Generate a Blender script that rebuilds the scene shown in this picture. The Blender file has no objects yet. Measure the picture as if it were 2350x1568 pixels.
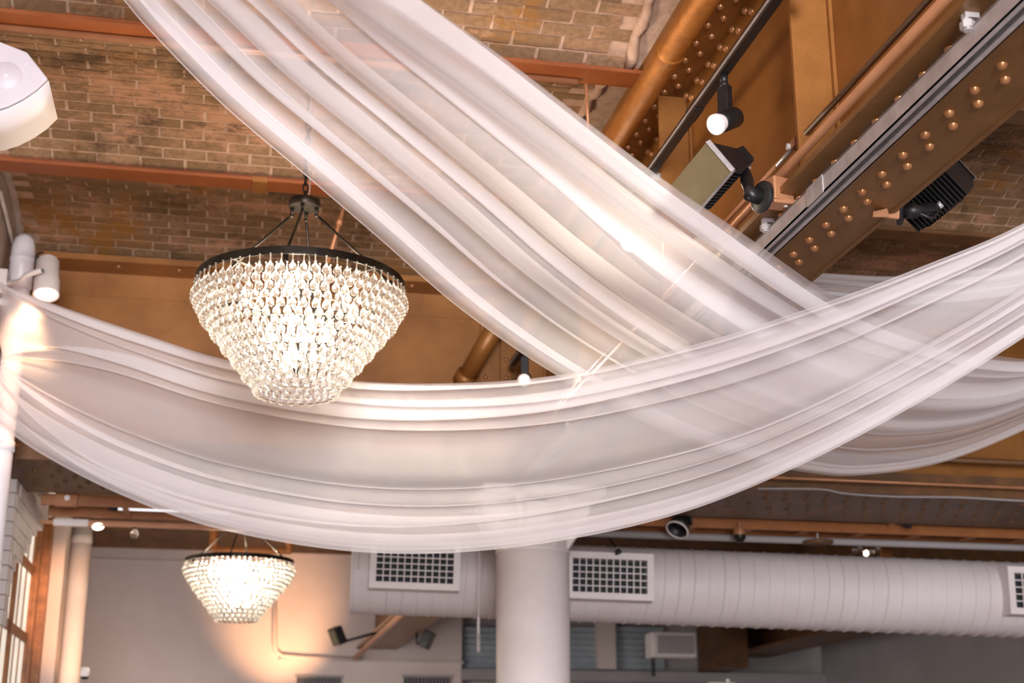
import bpy, math, random
from mathutils import Vector, Matrix
random.seed(7)
sc = bpy.context.scene
col = sc.collection
V = Vector
# ------------------------------------------------------------------ camera
W, H, FPX = 2350.0, 1568.0, 50 / 36 * 2350.0
PITCH = math.atan(1006 / FPX)
YAW = math.atan(685 / math.hypot(FPX, 1006))
O = V((0, 0, 1.6))
F = V((math.sin(YAW) * math.cos(PITCH), math.cos(YAW) * math.cos(PITCH), math.sin(PITCH)))
R = V((math.cos(YAW), -math.sin(YAW), 0))
U = R.cross(F)
cam = bpy.data.objects.new('camera', bpy.data.cameras.new('camera'))
col.objects.link(cam)
cam.data.lens = 50
cam.data.sensor_width = 36
cam.data.clip_start = 0.05
cam.data.dof.use_dof = True
cam.data.dof.focus_distance = 4.95
cam.data.dof.aperture_fstop = 3.3
cam.matrix_world = Matrix(((R.x, U.x, -F.x, O.x), (R.y, U.y, -F.y, O.y), (R.z, U.z, -F.z, O.z), (0, 0, 0, 1)))
sc.camera = cam
# ------------------------------------------------------------------ view, world, big lights
sc.view_settings.view_transform = 'Standard'
sc.view_settings.look = 'None'
sc.view_settings.exposure = 0.18
sc.view_settings.gamma = 1
sc.view_settings.use_curve_mapping = False
wd = bpy.data.worlds.new('world')
sc.world = wd
wd.use_nodes = True
wd.node_tree.nodes['Background'].inputs[0].default_value = (0.95, 0.92, 0.96, 1)
wd.node_tree.nodes['Background'].inputs[1].default_value = 0.8


def light(kind, name, loc, aim, power, color, size=1.0, size_y=None, spot=None, blend=0.5):
    d = bpy.data.lights.new(name, kind)
    d.energy = power
    d.color = color
    if kind == 'AREA':
        d.shape = 'RECTANGLE'
        d.size = size
        d.size_y = size_y or size
    else:
        d.shadow_soft_size = size
    if kind == 'SPOT':
        d.spot_size = math.radians(spot)
        d.spot_blend = blend
    o = bpy.data.objects.new(name, d)
    col.objects.link(o)
    o.location = loc
    if aim is not None:
        o.rotation_euler = (V(aim) - V(loc)).to_track_quat('-Z', 'Y').to_euler()
    return o


# frontal fill light added behind the camera, no windows there
light('AREA', 'window_daylight', (-0.1, -6.5, 2.5), (0.2, 6, 3.7), 1650, (0.985, 0.965, 1.0), 2.6, 3.4)
# fill light added to brighten the rear room's end wall
light('AREA', 'rear_window_daylight', (-1.9, 16.5, 2.2), (4.0, 20.5, 3.2), 260, (1.0, 0.93, 0.90), 5.0, 2.4)


# ------------------------------------------------------------------ helpers
def ray(x, y):
    return F + R * ((x - W / 2) / FPX) - U * ((y - H / 2) / FPX)


def at(x, y, X=None, Y=None, Z=None, D=None):
    d = ray(x, y)
    t = D if D is not None else X / d.x if X is not None else Y / d.y if Y is not None else (Z - O.z) / d.z
    return O + d * t


def lin(r, g, b):
    f = lambda c: (c / 255 / 12.92) if c <= 10 else ((c / 255 + 0.055) / 1.055) ** 2.4
    return (f(r), f(g), f(b), 1)


def new_mat(name):
    m = bpy.data.materials.new(name)
    m.use_nodes = True
    nt = m.node_tree
    return m, nt, nt.nodes['Principled BSDF'], nt.nodes['Material Output']


def pmat(name, c1, c2=None, rough=0.5, metal=0.0, scale=8.0, bump=0.0, bscale=60.0, spec=0.5, fine=None, coords='pos'):
    m, nt, p, out = new_mat(name)
    p.inputs['Roughness'].default_value = rough
    p.inputs['Metallic'].default_value = metal
    p.inputs['Specular IOR Level'].default_value = spec
    N = nt.nodes.new
    L = nt.links.new
    geo = N('ShaderNodeNewGeometry') if coords == 'pos' else N('ShaderNodeTexCoord')
    so = geo.outputs['Position'] if coords == 'pos' else geo.outputs['Object']
    if c2 is None:
        p.inputs['Base Color'].default_value = c1
    else:
        n = N('ShaderNodeTexNoise')
        n.inputs['Scale'].default_value = scale
        n.inputs['Detail'].default_value = 6
        n.inputs['Roughness'].default_value = 0.65
        L(so, n.inputs['Vector'])
        r = N('ShaderNodeValToRGB')
        r.color_ramp.elements[0].position = 0.35
        r.color_ramp.elements[1].position = 0.68
        r.color_ramp.elements[0].color = c1
        r.color_ramp.elements[1].color = c2
        L(n.outputs['Fac'], r.inputs[0])
        L(r.outputs[0], p.inputs['Base Color'])
    if bump:
        b = N('ShaderNodeBump')
        b.inputs['Strength'].default_value = bump
        b.inputs['Distance'].default_value = 0.004
        n2 = N('ShaderNodeTexNoise')
        n2.inputs['Scale'].default_value = bscale
        n2.inputs['Detail'].default_value = 4
        L(so, n2.inputs['Vector'])
        L(n2.outputs['Fac'], b.inputs['Height'])
        L(b.outputs[0], p.inputs['Normal'])
    return m


def emat(name, color, strength):
    m, nt, p, out = new_mat(name)
    p.inputs['Base Color'].default_value = color
    p.inputs['Emission Color'].default_value = color
    p.inputs['Emission Strength'].default_value = strength
    return m


M = {}
M['bronze'] = pmat('bronze_paint', lin(132, 84, 36), lin(156, 104, 50), 0.42, 0.25, 3.0, 0.25, 120)
M['bronze_under'] = pmat('bronze_paint_soffit', lin(118, 82, 44), lin(138, 98, 56), 0.4, 0.25, 4.0, 0.2, 140)
M['bronze_dark'] = pmat('aged_bronze_paint', lin(92, 66, 44), lin(124, 84, 48), 0.5, 0.2, 5.0, 0.3, 90)  # dark bronze; also carries painted shade on right joists and bottom angle
M['gold'] = pmat('hammered_gold_paint', lin(160, 98, 38), lin(186, 122, 56), 0.36, 0.45, 20.0, 0.6, 220)
M['rivet'] = pmat('rivet_bronze', lin(156, 106, 66), lin(176, 126, 84), 0.32, 0.45, 9.0)
M['joist'] = pmat('red_bronze_paint', lin(136, 72, 34), lin(156, 88, 44), 0.5, 0.15, 3.0, 0.25, 100)
M['copper'] = pmat('copper_paint', lin(164, 112, 78), lin(180, 128, 92), 0.4, 0.3, 6.0)
M['orange'] = pmat('orange_bronze_paint', lin(146, 88, 44), lin(164, 104, 56), 0.5, 0.1, 6.0)
M['steel'] = pmat('galvanised_steel', lin(168, 162, 162), lin(198, 192, 192), 0.35, 0.35, 14.0)
M['black'] = pmat('black_powder_coat', lin(22, 21, 22), lin(30, 29, 30), 0.42, 0.0, 30.0, 0.15, 300)
M['blackmetal'] = pmat('blackened_bronze', lin(34, 30, 27), lin(52, 46, 38), 0.38, 0.6, 18.0)
M['olive_glass'] = pmat('floodlight_glass', lin(96, 84, 56), lin(104, 92, 64), 0.18, 0.0, 5.0)  # olive reflection of the room put into the glass colour
M['white'] = pmat('white_paint', lin(222, 212, 210), lin(232, 224, 222), 0.45, 0.0, 3.0, 0.08, 40)
M['wall'] = pmat('painted_wall', lin(204, 188, 182), lin(214, 200, 194), 0.7, 0.0, 1.2, 0.1, 30)
M['duct'] = pmat('painted_duct', lin(212, 202, 202), lin(220, 212, 212), 0.5, 0.0, 2.0)
M['speaker'] = pmat('speaker_shell', lin(186, 178, 184), lin(194, 186, 192), 0.5, 0.0, 4.0)
M['pvc'] = pmat('white_plastic', lin(226, 220, 226), lin(232, 228, 232), 0.35, 0.0, 4.0)
M['grille'] = pmat('perforated_white', lin(214, 206, 208), lin(226, 218, 218), 0.6, 0.0, 260.0)
M['dark'] = pmat('dark_interior', lin(30, 32, 36), lin(44, 48, 54), 0.7, 0.0, 9.0)
M['concrete'] = pmat('old_plaster', lin(158, 142, 134), lin(190, 172, 160), 0.9, 0.0, 7.0, 0.5, 40)
M['wood'] = pmat('stained_oak', lin(118, 70, 34), lin(168, 108, 58), 0.45, 0.0, 9.0)
M['floor'] = pmat('worn_boards', lin(168, 156, 150), lin(186, 174, 168), 0.5, 0.0, 3.0)  # unseen floor, colour lightened to bounce more light upward
M['slat'] = pmat('grey_blue_slat', lin(150, 160, 168), lin(170, 178, 184), 0.5, 0.0, 4.0)
M['grey'] = pmat('grey_wall_paint', lin(150, 144, 144), lin(164, 158, 158), 0.7, 0.0, 1.0)
M['bulb'] = emat('lit_bulb', (1.0, 0.84, 0.62, 1), 11.0)
M['lampface'] = emat('lit_lamp_face', (1.0, 0.93, 0.84, 1), 5.0)
M['warmface'] = emat('lit_warm_lamp_face', (1.0, 0.80, 0.55, 1), 5.0)
M['tube'] = emat('fluorescent_tube', (0.95, 0.95, 1.0, 1), 0.8)
M['pane'] = emat('bright_window_pane', (1.0, 0.93, 0.82, 1), 0.55)


def brick_like(name, kind):
    """weathered brick / mortar; patches by world position, tint by object"""
    m, nt, p, out = new_mat(name)
    N = nt.nodes.new
    L = nt.links.new
    p.inputs['Roughness'].default_value = 0.85
    p.inputs['Specular IOR Level'].default_value = 0.3
    geo = N('ShaderNodeNewGeometry')

    def noise(scale, detail=5, off=(0, 0, 0), stretch=(1, 1, 1), rough=0.6):
        mp = N('ShaderNodeMapping')
        mp.inputs['Location'].default_value = off
        mp.inputs['Scale'].default_value = stretch
        L(geo.outputs['Position'], mp.inputs[0])
        n = N('ShaderNodeTexNoise')
        n.inputs['Scale'].default_value = scale
        n.inputs['Detail'].default_value = detail
        n.inputs['Roughness'].default_value = rough
        L(mp.outputs[0], n.inputs['Vector'])
        return n.outputs['Fac']

    def ramp(src, a, b, ca=(0, 0, 0, 1), cb=(1, 1, 1, 1)):
        r = N('ShaderNodeValToRGB')
        r.color_ramp.elements[0].position = a
        r.color_ramp.elements[1].position = b
        r.color_ramp.elements[0].color = ca
        r.color_ramp.elements[1].color = cb
        L(src, r.inputs[0])
        return r.outputs[0]

    def mix(fac, a, b):
        x = N('ShaderNodeMix')
        x.data_type = 'RGBA'
        for s, i in ((fac, 0), (a, 6), (b, 7)):
            if isinstance(s, (tuple, float)):
                x.inputs[i].default_value = s
            else:
                L(s, x.inputs[i])
        return x.outputs[2]

    soot = ramp(noise(1.25, 8, (3.4, 0.9, 0), (1, 1, 1), 0.74), 0.53, 0.66)
    wash = ramp(noise(1.5, 9, (5.3, 9.2, 0), (0.8, 1.5, 1), 0.78), 0.53, 0.61)
    ochre = ramp(noise(1.1, 8, (7.7, 2.4, 0), (1, 1, 1), 0.72), 0.55, 0.63)
    if kind == 'brick':
        oi = N('ShaderNodeObjectInfo')
        base = ramp(oi.outputs['Random'], 0.0, 1.0, lin(128, 98, 70), lin(166, 132, 102))
        base = mix(ramp(noise(38, 5), 0.35, 0.75), base, lin(118, 92, 64))
        base = mix(ochre, base, lin(150, 104, 52))
        base = mix(soot, base, lin(72, 52, 38))
        base = mix(wash, base, lin(184, 138, 108))
    else:
        base = ramp(noise(20, 5), 0.3, 0.7, lin(176, 142, 118), lin(206, 174, 152))
        base = mix(ochre, base, lin(166, 122, 76))
        base = mix(soot, base, lin(112, 86, 68))
    L(base, p.inputs['Base Color'])
    b = N('ShaderNodeBump')
    b.inputs['Strength'].default_value = 0.5
    b.inputs['Distance'].default_value = 0.004
    L(noise(70, 5), b.inputs['Height'])
    L(b.outputs[0], p.inputs['Normal'])
    return m


M['brick'] = brick_like('weathered_brick', 'brick')
M['mortar'] = brick_like('lime_mortar', 'mortar')


def sheer(name, color, trans):
    m, nt, p, out = new_mat(name)
    nt.nodes.remove(p)
    N = nt.nodes.new
    L = nt.links.new
    d = N('ShaderNodeBsdfDiffuse')
    d.inputs[0].default_value = color
    t = N('ShaderNodeBsdfTranslucent')
    t.inputs[0].default_value = color
    x = N('ShaderNodeMixShader')
    x.inputs[0].default_value = 0.30
    L(d.outputs[0], x.inputs[1])
    L(t.outputs[0], x.inputs[2])
    tr = N('ShaderNodeBsdfTransparent')
    y = N('ShaderNodeMixShader')
    y.inputs[0].default_value = 1 - trans
    L(tr.outputs[0], y.inputs[1])
    L(x.outputs[0], y.inputs[2])
    L(y.outputs[0], out.inputs[0])
    return m


M['chiffon'] = sheer('ivory_chiffon', (0.95, 0.92, 0.945, 1), 0.47)


def glass(name):
    m, nt, p, out = new_mat(name)
    nt.nodes.remove(p)
    N = nt.nodes.new
    L = nt.links.new
    g = N('ShaderNodeBsdfGlass')
    g.inputs['IOR'].default_value = 1.45
    g.inputs['Roughness'].default_value = 0.0
    tr = N('ShaderNodeBsdfTransparent')
    tl = N('ShaderNodeBsdfTranslucent')
    tl.inputs[0].default_value = (1, 0.97, 0.92, 1)
    a = N('ShaderNodeMixShader')
    a.inputs[0].default_value = 0.15
    L(g.outputs[0], a.inputs[1])
    L(tr.outputs[0], a.inputs[2])
    b = N('ShaderNodeMixShader')
    b.inputs[0].default_value = 0.04
    L(a.outputs[0], b.inputs[1])
    L(tl.outputs[0], b.inputs[2])
    L(b.outputs[0], out.inputs[0])
    return m


M['glass'] = glass('clear_glass_drop')


class MB:
    def __init__(self):
        self.v = []
        self.f = []

    def add(self, vs, fs):
        b = len(self.v)
        self.v += [V(p) for p in vs]
        self.f += [tuple(b + i for i in q) for q in fs]
        return self

    def box(self, c, s, m=None):
        c = V(c)
        vs = []
        for x in (-.5, .5):
            for y in (-.5, .5):
                for z in (-.5, .5):
                    p = V((x * s[0], y * s[1], z * s[2]))
                    vs.append(c + (m @ p if m else p))
        return self.add(vs, [(0, 1, 3, 2), (4, 6, 7, 5), (0, 4, 5, 1), (2, 3, 7, 6), (0, 2, 6, 4), (1, 5, 7, 3)])

    def span(self, a, b):
        a, b = V(a), V(b)
        return self.box((a + b) / 2, [abs(b[i] - a[i]) for i in range(3)])

    def cyl(self, a, b, r0, r1=None, seg=16, cap=True):
        return self.tube([a, b], [r0, r0 if r1 is None else r1], seg, cap)

    def tube(self, path, r, seg=10, cap=True, closed=False):
        P = [V(p) for p in path]
        n = len(P)
        rs = r if isinstance(r, (list, tuple)) else [r] * n
        vs = []
        prev = None
        for i in range(n):
            if closed:
                t = P[(i + 1) % n] - P[i - 1]
            else:
                t = P[min(i + 1, n - 1)] - P[max(i - 1, 0)]
            t = t.normalized()
            if prev is None:
                up = V((0, 0, 1)) if abs(t.z) < 0.9 else V((1, 0, 0))
                a = t.cross(up).normalized()
            else:
                a = (prev - t * prev.dot(t)).normalized()
            prev = a
            b = t.cross(a)
            for k in range(seg):
                th = 2 * math.pi * k / seg
                vs.append(P[i] + (a * math.cos(th) + b * math.sin(th)) * rs[i])
        fs = []
        m = n if closed else n - 1
        for i in range(m):
            for k in range(seg):
                j = (i + 1) % n
                fs.append((i * seg + k, i * seg + (k + 1) % seg, j * seg + (k + 1) % seg, j * seg + k))
        if cap and not closed:
            fs.append(tuple(range(seg))[::-1])
            fs.append(tuple((n - 1) * seg + k for k in range(seg)))
        return self.add(vs, fs)

    def lathe(self, prof, c=(0, 0, 0), seg=16, m=None):
        """prof: list of (r, z) about local z, moved to c by matrix m"""
        c = V(c)
        vs = []
        fs = []
        rows = []
        for r, z in prof:
            if r < 1e-6:
                p = V((0, 0, z))
                rows.append([len(vs)] * seg)
                vs.append(c + (m @ p if m else p))
            else:
                rows.append([len(vs) + k for k in range(seg)])
                for k in range(seg):
                    th = 2 * math.pi * k / seg
                    p = V((r * math.cos(th), r * math.sin(th), z))
                    vs.append(c + (m @ p if m else p))
        for a, b in zip(rows, rows[1:]):
            for k in range(seg):
                q = [a[k], a[(k + 1) % seg], b[(k + 1) % seg], b[k]]
                u = []
                for i in q:
                    if i not in u:
                        u.append(i)
                if len(u) > 2:
                    fs.append(tuple(u))
        return self.add(vs, fs)

    def prism(self, poly, ext):
        n = len(poly)
        ext = V(ext)
        vs = [V(p) for p in poly] + [V(p) + ext for p in poly]
        fs = [tuple(range(n))[::-1], tuple(range(n, 2 * n))]
        for i in range(n):
            j = (i + 1) % n
            fs.append((i, j, n + j, n + i))
        return self.add(vs, fs)

    def grid(self, rows):
        n, k = len(rows), len(rows[0])
        vs = [p for r in rows for p in r]
        fs = [(i * k + j, i * k + j + 1, (i + 1) * k + j + 1, (i + 1) * k + j) for i in range(n - 1) for j in range(k - 1)]
        return self.add(vs, fs)

    def build(self, name, mat, parent=None, smooth=False, bevel=0.0):
        off = V((0, 0, 0))
        p = parent
        while p is not None:
            off += p.location
            p = p.parent
        if parent is None:
            lo = V([min(v[i] for v in self.v) for i in range(3)])
            hi = V([max(v[i] for v in self.v) for i in range(3)])
            off = V(((lo.x + hi.x) / 2, (lo.y + hi.y) / 2, lo.z))
        me = bpy.data.meshes.new(name)
        me.from_pydata([tuple(v - off) for v in self.v], [], self.f)
        me.validate()
        import bmesh
        bm = bmesh.new()
        bm.from_mesh(me)
        bmesh.ops.recalc_face_normals(bm, faces=bm.faces)
        bm.to_mesh(me)
        bm.free()
        me.materials.append(M[mat] if isinstance(mat, str) else mat)
        if smooth:
            me.shade_smooth()
            if smooth == 'auto':
                me.set_sharp_from_angle(angle=math.radians(40))
        o = bpy.data.objects.new(name, me)
        col.objects.link(o)
        if parent is not None:
            o.parent = parent
        else:
            o.location = off
        if bevel:
            b = o.modifiers.new('bevel', 'BEVEL')
            b.width = bevel
            b.segments = 2
            b.limit_method = 'ANGLE'
        return o


def tag(o, label, cat, group=None):
    o['label'] = label
    o['category'] = cat
    if group:
        o['group'] = group
    return o


def thing(name, label, cat, loc, group=None):
    o = bpy.data.objects.new(name, None)
    o.empty_display_size = 0.1
    col.objects.link(o)
    o.location = V(loc)
    return tag(o, label, cat, group)


def struct(o):
    o['kind'] = 'structure'
    return o


def inst(name, me, loc, parent, rot=None, kind=None):
    """one more object on shared mesh data; loc in world space"""
    o = bpy.data.objects.new(name, me)
    col.objects.link(o)
    off = V((0, 0, 0))
    p = parent
    while p is not None:
        off += p.location
        p = p.parent
    o.parent = parent
    o.location = V(loc) - off
    if rot is not None:
        o.rotation_euler = rot.to_euler() if not isinstance(rot, (tuple, list)) else rot
    return o


def frame(z, x=None):
    """rotation matrix whose local z is the given direction"""
    z = V(z).normalized()
    x = V(x) if x is not None else (V((1, 0, 0)) if abs(z.x) < 0.9 else V((0, 1, 0)))
    x = (x - z * x.dot(z)).normalized()
    y = z.cross(x)
    return Matrix(((x.x, y.x, z.x), (x.y, y.y, z.y), (x.z, y.z, z.z)))


def catmull(pts, n):
    P = [V(p) for p in pts]
    P = [P[0] * 2 - P[1]] + P + [P[-1] * 2 - P[-2]]
    m = len(P) - 3
    out = []
    for i in range(n):
        t = i / (n - 1) * m
        k = min(int(t), m - 1)
        t -= k
        a, b, c, d = P[k:k + 4]
        out.append(0.5 * ((2 * b) + (c - a) * t + (2 * a - 5 * b + 4 * c - d) * t * t + (3 * b - a - 3 * c + d) * t ** 3))
    return out


# rivet: one shared dome, axis +z
rv = MB().lathe([(0.0, 0.0165), (0.0085, 0.0145), (0.0150, 0.0080), (0.0172, 0.0)], seg=10)
_r = rv.build('rivet_source', 'rivet', None, True)
RIVET = _r.data
bpy.data.objects.remove(_r)
RIVET_DARK = RIVET.copy()
RIVET_DARK.materials.clear()
RIVET_DARK.materials.append(M['bronze_dark'])
DOWN = (math.pi, 0, 0)
LEFT = (0, -math.pi / 2, 0)
FRONT = (math.pi / 2, 0, 0)

# ================================================================== ROOM SHELL
WX = -1.43          # left wall face
CY = 9.1            # cross girder web
BACK = 22.2
struct(MB().span((-4, -4, -0.1), (15, 23, 0)).build('floor', 'floor'))
wl = MB()
WY0, WY1 = 9.75, 13.35                                 # window opening
wl.span((WX - 0.35, -4, 0), (WX, WY0, 5.4))            # near wall
wl.span((WX - 0.35, WY0, 3.95), (WX, WY1, 5.4))        # above window
wl.span((WX - 0.35, WY0, 0), (WX, WY1, 0.9))           # below window
wl.span((WX - 0.35, WY1, 0), (WX, WY1 + .3, 5.4))      # far pier
struct(wl.build('wall_left', 'concrete'))
lw2 = struct(MB().span((-2.3, WY1 + .3, 0), (-2.05, BACK, 5.4)).build('wall_left_rear', 'wall'))
wb = struct(MB().span((-2.3, BACK, 0), (3.66, BACK + 0.3, 5.6)).build('wall_back', 'wall'))
MBR = MB().span((3.66, BACK + 0.25, 0), (15, BACK + 0.5, 5.6))
struct(MBR.build('wall_back_right', 'grey'))  # same wall lit less; its shade is put into the grey
struct(MB().span((9.6, -4, 0), (9.9, BACK, 5.4)).build('wall_right', 'grey'))  # unseen wall, added to keep outside light off the right bay

# ------------------------------------------------------------------ vaulted brick ceiling
CHORD = 1.62
ZS = 4.84
RISE = 0.20
RAD = (CHORD * CHORD / 4 + RISE * RISE) / (2 * RISE)
TH = math.asin(CHORD / 2 / RAD)
bv = []
for k in range(4):
    j = lambda a: random.uniform(-a, a)
    b = MB()
    L0, H0, D0 = 0.222 / 2, 0.063 / 2, 0.03
    t = 0.003
    top = [(sx * (L0 - 0.002) + j(t), sy * (H0 - 0.002) + j(t * .7), 0.009 + j(0.002)) for sx, sy in ((-1, -1), (1, -1), (1, 1), (-1, 1))]
    bot = [(sx * L0, sy * H0, -D0) for sx, sy in ((-1, -1), (1, -1), (1, 1), (-1, 1))]
    b.add(bot + top, [(4, 5, 6, 7), (0, 1, 5, 4), (1, 2, 6, 5), (2, 3, 7, 6), (3, 0, 4, 7)])
    o = b.build('brick_source', 'brick')
    # keep the local origin at the brick's own face
    me = o.data
    for v in me.vertices:
        v.co.z += o.location.z
        v.co.x += o.location.x
        v.co.y += o.location.y
    bv.append(me)
    bpy.data.objects.remove(o)


def vault(x0, x1, y0, bricks=None, mat='mortar'):
    yc, zc = y0 + CHORD / 2, ZS + RISE - RAD
    n = 20
    lo, hi = [], []
    for i in range(n + 1):
        a = -TH + 2 * TH * i / n
        lo.append((yc + RAD * math.sin(a), zc + RAD * math.cos(a)))
        hi.append((yc + (RAD + 0.1) * math.sin(a), zc + (RAD + 0.1) * math.cos(a)))
    m = MB().prism([V((x0, y, z)) for y, z in lo + hi[::-1]], (x1 - x0, 0, 0))
    o = struct(m.build('ceiling', mat))
    if bricks:
        bx0, bx1, r0, r1 = bricks
        rows = 22
        for r in range(r0, r1):
            a = -TH + 2 * TH * (r + 0.5) / rows
            c = V((0, yc + RAD * math.sin(a), zc + RAD * math.cos(a)))
            nrm = V((0, -math.sin(a), -math.cos(a)))
            mat3 = frame(nrm, (1, 0, 0))
            x = bx0 + (0.117 if r % 2 else 0.0) + random.uniform(-.012, .012)
            while x < bx1:
                if x > bx0 - 0.02:
                    inst('brick', random.choice(bv), (min(x, bx1 - .11) if False else x, c.y, c.z), o, mat3)
                x += 0.2345 + random.uniform(-.003, .003)
    return o


JY = [4.25, 5.87, 7.49]
vault(WX - .2, 1.97, JY[0], (WX + .13, 1.70, 6, 22))
vault(WX - .2, 1.97, JY[1], (WX + .13, 1.70, 0, 22))
vault(WX - .2, 1.97, JY[2], (WX + .13, 1.70, 0, 21))
vault(WX - .2, 1.97, JY[0] - CHORD)
vault(WX - .2, 1.97, JY[0] - 2 * CHORD)
vault(1.98, 9.3, JY[1], (2.36, 5.2, 2, 22))
vault(1.98, 9.3, JY[2], (2.36, 5.2, 2, 21))
for k in range(4):
    if k:
        vault(1.98, 9.3, JY[1] - CHORD * k, (2.36, 4.9, 2, 22) if k == 1 else None)
for k in range(8):
    vault(-2.3, 9.3, 10.15 + CHORD * k, None, 'bronze_dark')
# plaster fillets where the vaults die into the big girder
for k, y0 in enumerate(JY[:2]):
    yc, zc = y0 + CHORD / 2, ZS + RISE - RAD
    path = [V((1.735 + 0.01 * math.sin(i * 1.7), yc + (RAD - .012) * math.sin(a), zc + (RAD - .012) * math.cos(a)))
            for i, a in enumerate([-TH + 2 * TH * i / 24 for i in range(25)])]
    struct(MB().tube(path, [0.028 + 0.007 * math.sin(i * 2.3) for i in range(25)], 8).build('trim_%d' % (k + 1), 'mortar', None, True))
# plaster fillet against the left wall
for k, y0 in enumerate(JY[1:]):
    yc, zc = y0 + CHORD / 2, ZS + RISE - RAD
    path = [V((WX + 0.015, yc + RAD * math.sin(a), zc + RAD * math.cos(a)))
            for a in [-TH + 2 * TH * i / 24 for i in range(25)]]
    struct(MB().tube(path, [0.03 + 0.008 * math.sin(i * 2.9) for i in range(25)], 8).build('trim_%d' % (k + 3), 'concrete', None, True))


# ------------------------------------------------------------------ ceiling joists (flanged steel)
def joist(x0, x1, y, label, jm='joist'):
    t = thing('ceiling_joist', label, 'beam', ((x0 + x1) / 2, y, 4.78))
    MB().span((x0, y - .075, 4.78), (x1, y + .075, 4.797)).build('bottom_flange', jm, t)
    MB().span((x0, y - .01, 4.797), (x1, y + .01, 5.0)).build('web', jm, t)
    return t


jn = joist(WX, 1.9, JY[1], 'bronze painted steel ceiling joist with a copper pipe along its flange')
MB().cyl((WX + .02, JY[1] + .04, 4.765), (1.5, JY[1] + .04, 4.765), 0.017, seg=10).build('conduit_pipe', 'copper', jn, True)
jf = joist(WX, 1.9, JY[2], 'bronze painted steel ceiling joist with a bolted splice clip, above the chandelier')
MB().span((0.02, JY[2] - .08, 4.768), (0.10, JY[2] + .082, 4.80)).build('splice_clip', 'bronze', jf)
joist(WX, 1.9, JY[0], 'bronze painted steel ceiling joist above the white loudspeaker')
joist(2.2, 9.3, JY[1], 'dark steel ceiling joist beyond the riveted girder, over its hooded floodlight', 'bronze_dark')  # gloom of the right bay put into the joist colour
joist(2.2, 9.3, JY[2], 'dark steel ceiling joist beyond the riveted girder, close to the cross girder', 'bronze_dark')
# thin hanger rods with drops from the joists
t = thing('hanger_rod', 'thin bronze rod hanging from the joist beside the gold pipe', 'rod', at(1350, 330, Y=5.95))
MB().cyl(at(1343, 150, Y=5.95), at(1352, 330, Y=5.95), 0.0085, seg=8).build('rod', 'copper', t, True)
MB().cyl(at(1343, 150, Y=5.95), at(1344, 157, Y=5.95), 0.015, seg=8).build('collar', 'copper', t, True)
t = thing('hanger_rod', 'copper rod with a coupling slanting down behind the crystal chandelier', 'rod', at(752, 600, Y=7.6))
MB().cyl(at(795, 455, Y=7.6), at(752, 605, Y=7.6), 0.013, seg=8).build('rod', 'copper', t, True)
MB().cyl(at(781, 503, Y=7.6), at(777, 517, Y=7.6), 0.02, seg=8).build('coupling', 'copper', t, True)


# ================================================================== BIG RIVETED GIRDER (along Y, X about 2)
def big_girder():
    t = thing('plate_girder', 'large riveted bronze painted plate girder carrying track lights and floodlights', 'girder', (1.99, 5, 3.5))
    y0, y1 = 1.5, CY - .05
    MB().span((1.768, y0, 3.5), (2.206, y1, 3.522)).build('bottom_flange', 'bronze_under', t)
    MB().span((1.79, y0, 3.522), (2.19, y1, 3.536)).build('cover_plate', 'bronze', t)
    MB().span((1.98, y0, 3.536), (2.0, y1, 4.68)).build('web', 'bronze', t)
    MB().span((1.965, y0, 3.536), (2.015, y1, 3.66)).build('bottom_angle', 'bronze', t)
    MB().span((1.965, y0, 4.56), (2.015, y1, 4.66)).build('top_angle', 'bronze', t)
    MB().span((1.79, y0, 4.66), (2.19, y1, 4.835)).build('top_flange', 'bronze', t)
    MB().span((2.206, y0, 3.497), (2.226, y1, 3.53)).build('edge_bar', 'bronze_under', t)
    for k in range(4):
        y = 5.69 - 1.535 * (k - 2)
        s = MB().span((1.83, y, 3.536), (1.9795, y + .016, 4.62)).span((1.9665, y + .017, 3.665), (1.9795, y + .12, 4.555)).span((1.9665, y - .02, 3.665), (1.9795, y - .001, 4.555))
        s.build('stiffener', 'bronze', t)
    n = 0
    for i in range(46):
        y = 2.25 + 0.1515 * i
        if y > CY - .2:
            break
        inst('rivet', RIVET, (1.848, y, 3.5), t, DOWN)
        inst('rivet', RIVET, (2.033, y + .055, 3.5), t, DOWN)
        inst('rivet', RIVET, (2.086, y - .02, 3.5), t, DOWN)
    for i in range(33):
        y = 4.1 + 0.1555 * i
        if y > CY - .2:
            break
        inst('rivet', RIVET, (1.917, y, 4.66), t, DOWN)
        inst('rivet', RIVET, (1.872, y + .07, 4.66), t, DOWN)
        inst('rivet', RIVET, (1.965, y + .03, 4.628), t, LEFT)
        inst('rivet', RIVET, (1.965, y - .04, 4.585), t, LEFT)
    return t


big_girder()
# gold pipe beside the girder's top flange
t = thing('gold_pipe', 'thick gold painted pipe running beside the girder top under the brick vault', 'pipe', (1.70, 5, 4.5))
MB().cyl((1.70, 1.5, 4.515), (1.70, CY - .03, 4.515), 0.058, seg=24, cap=True).build('pipe', 'gold', t, True)
MB().lathe([(0.058, -.016), (0.063, -.012), (0.063, .012), (0.058, .016)], (1.70, 5.10, 4.515), 24, frame((0, 1, 0))).build('coupling', 'gold', t, True)
MB().lathe([(0.058, -.03), (0.075, -.025), (0.075, .02), (0.058, .025)], (1.70, CY - .06, 4.515), 24, frame((0, 1, 0))).build('end_collar', 'bronze', t, True)

MB().cyl(at(1142, 742, Y=8.72), at(1066, 874, Y=9.02), 0.062, seg=24).build('end_run', 'bronze', t, True)
MB().cyl(at(1074, 858, Y=8.98), at(1064, 876, Y=9.03), 0.075, seg=24).build('end_collar', 'bronze', t, True)
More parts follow.
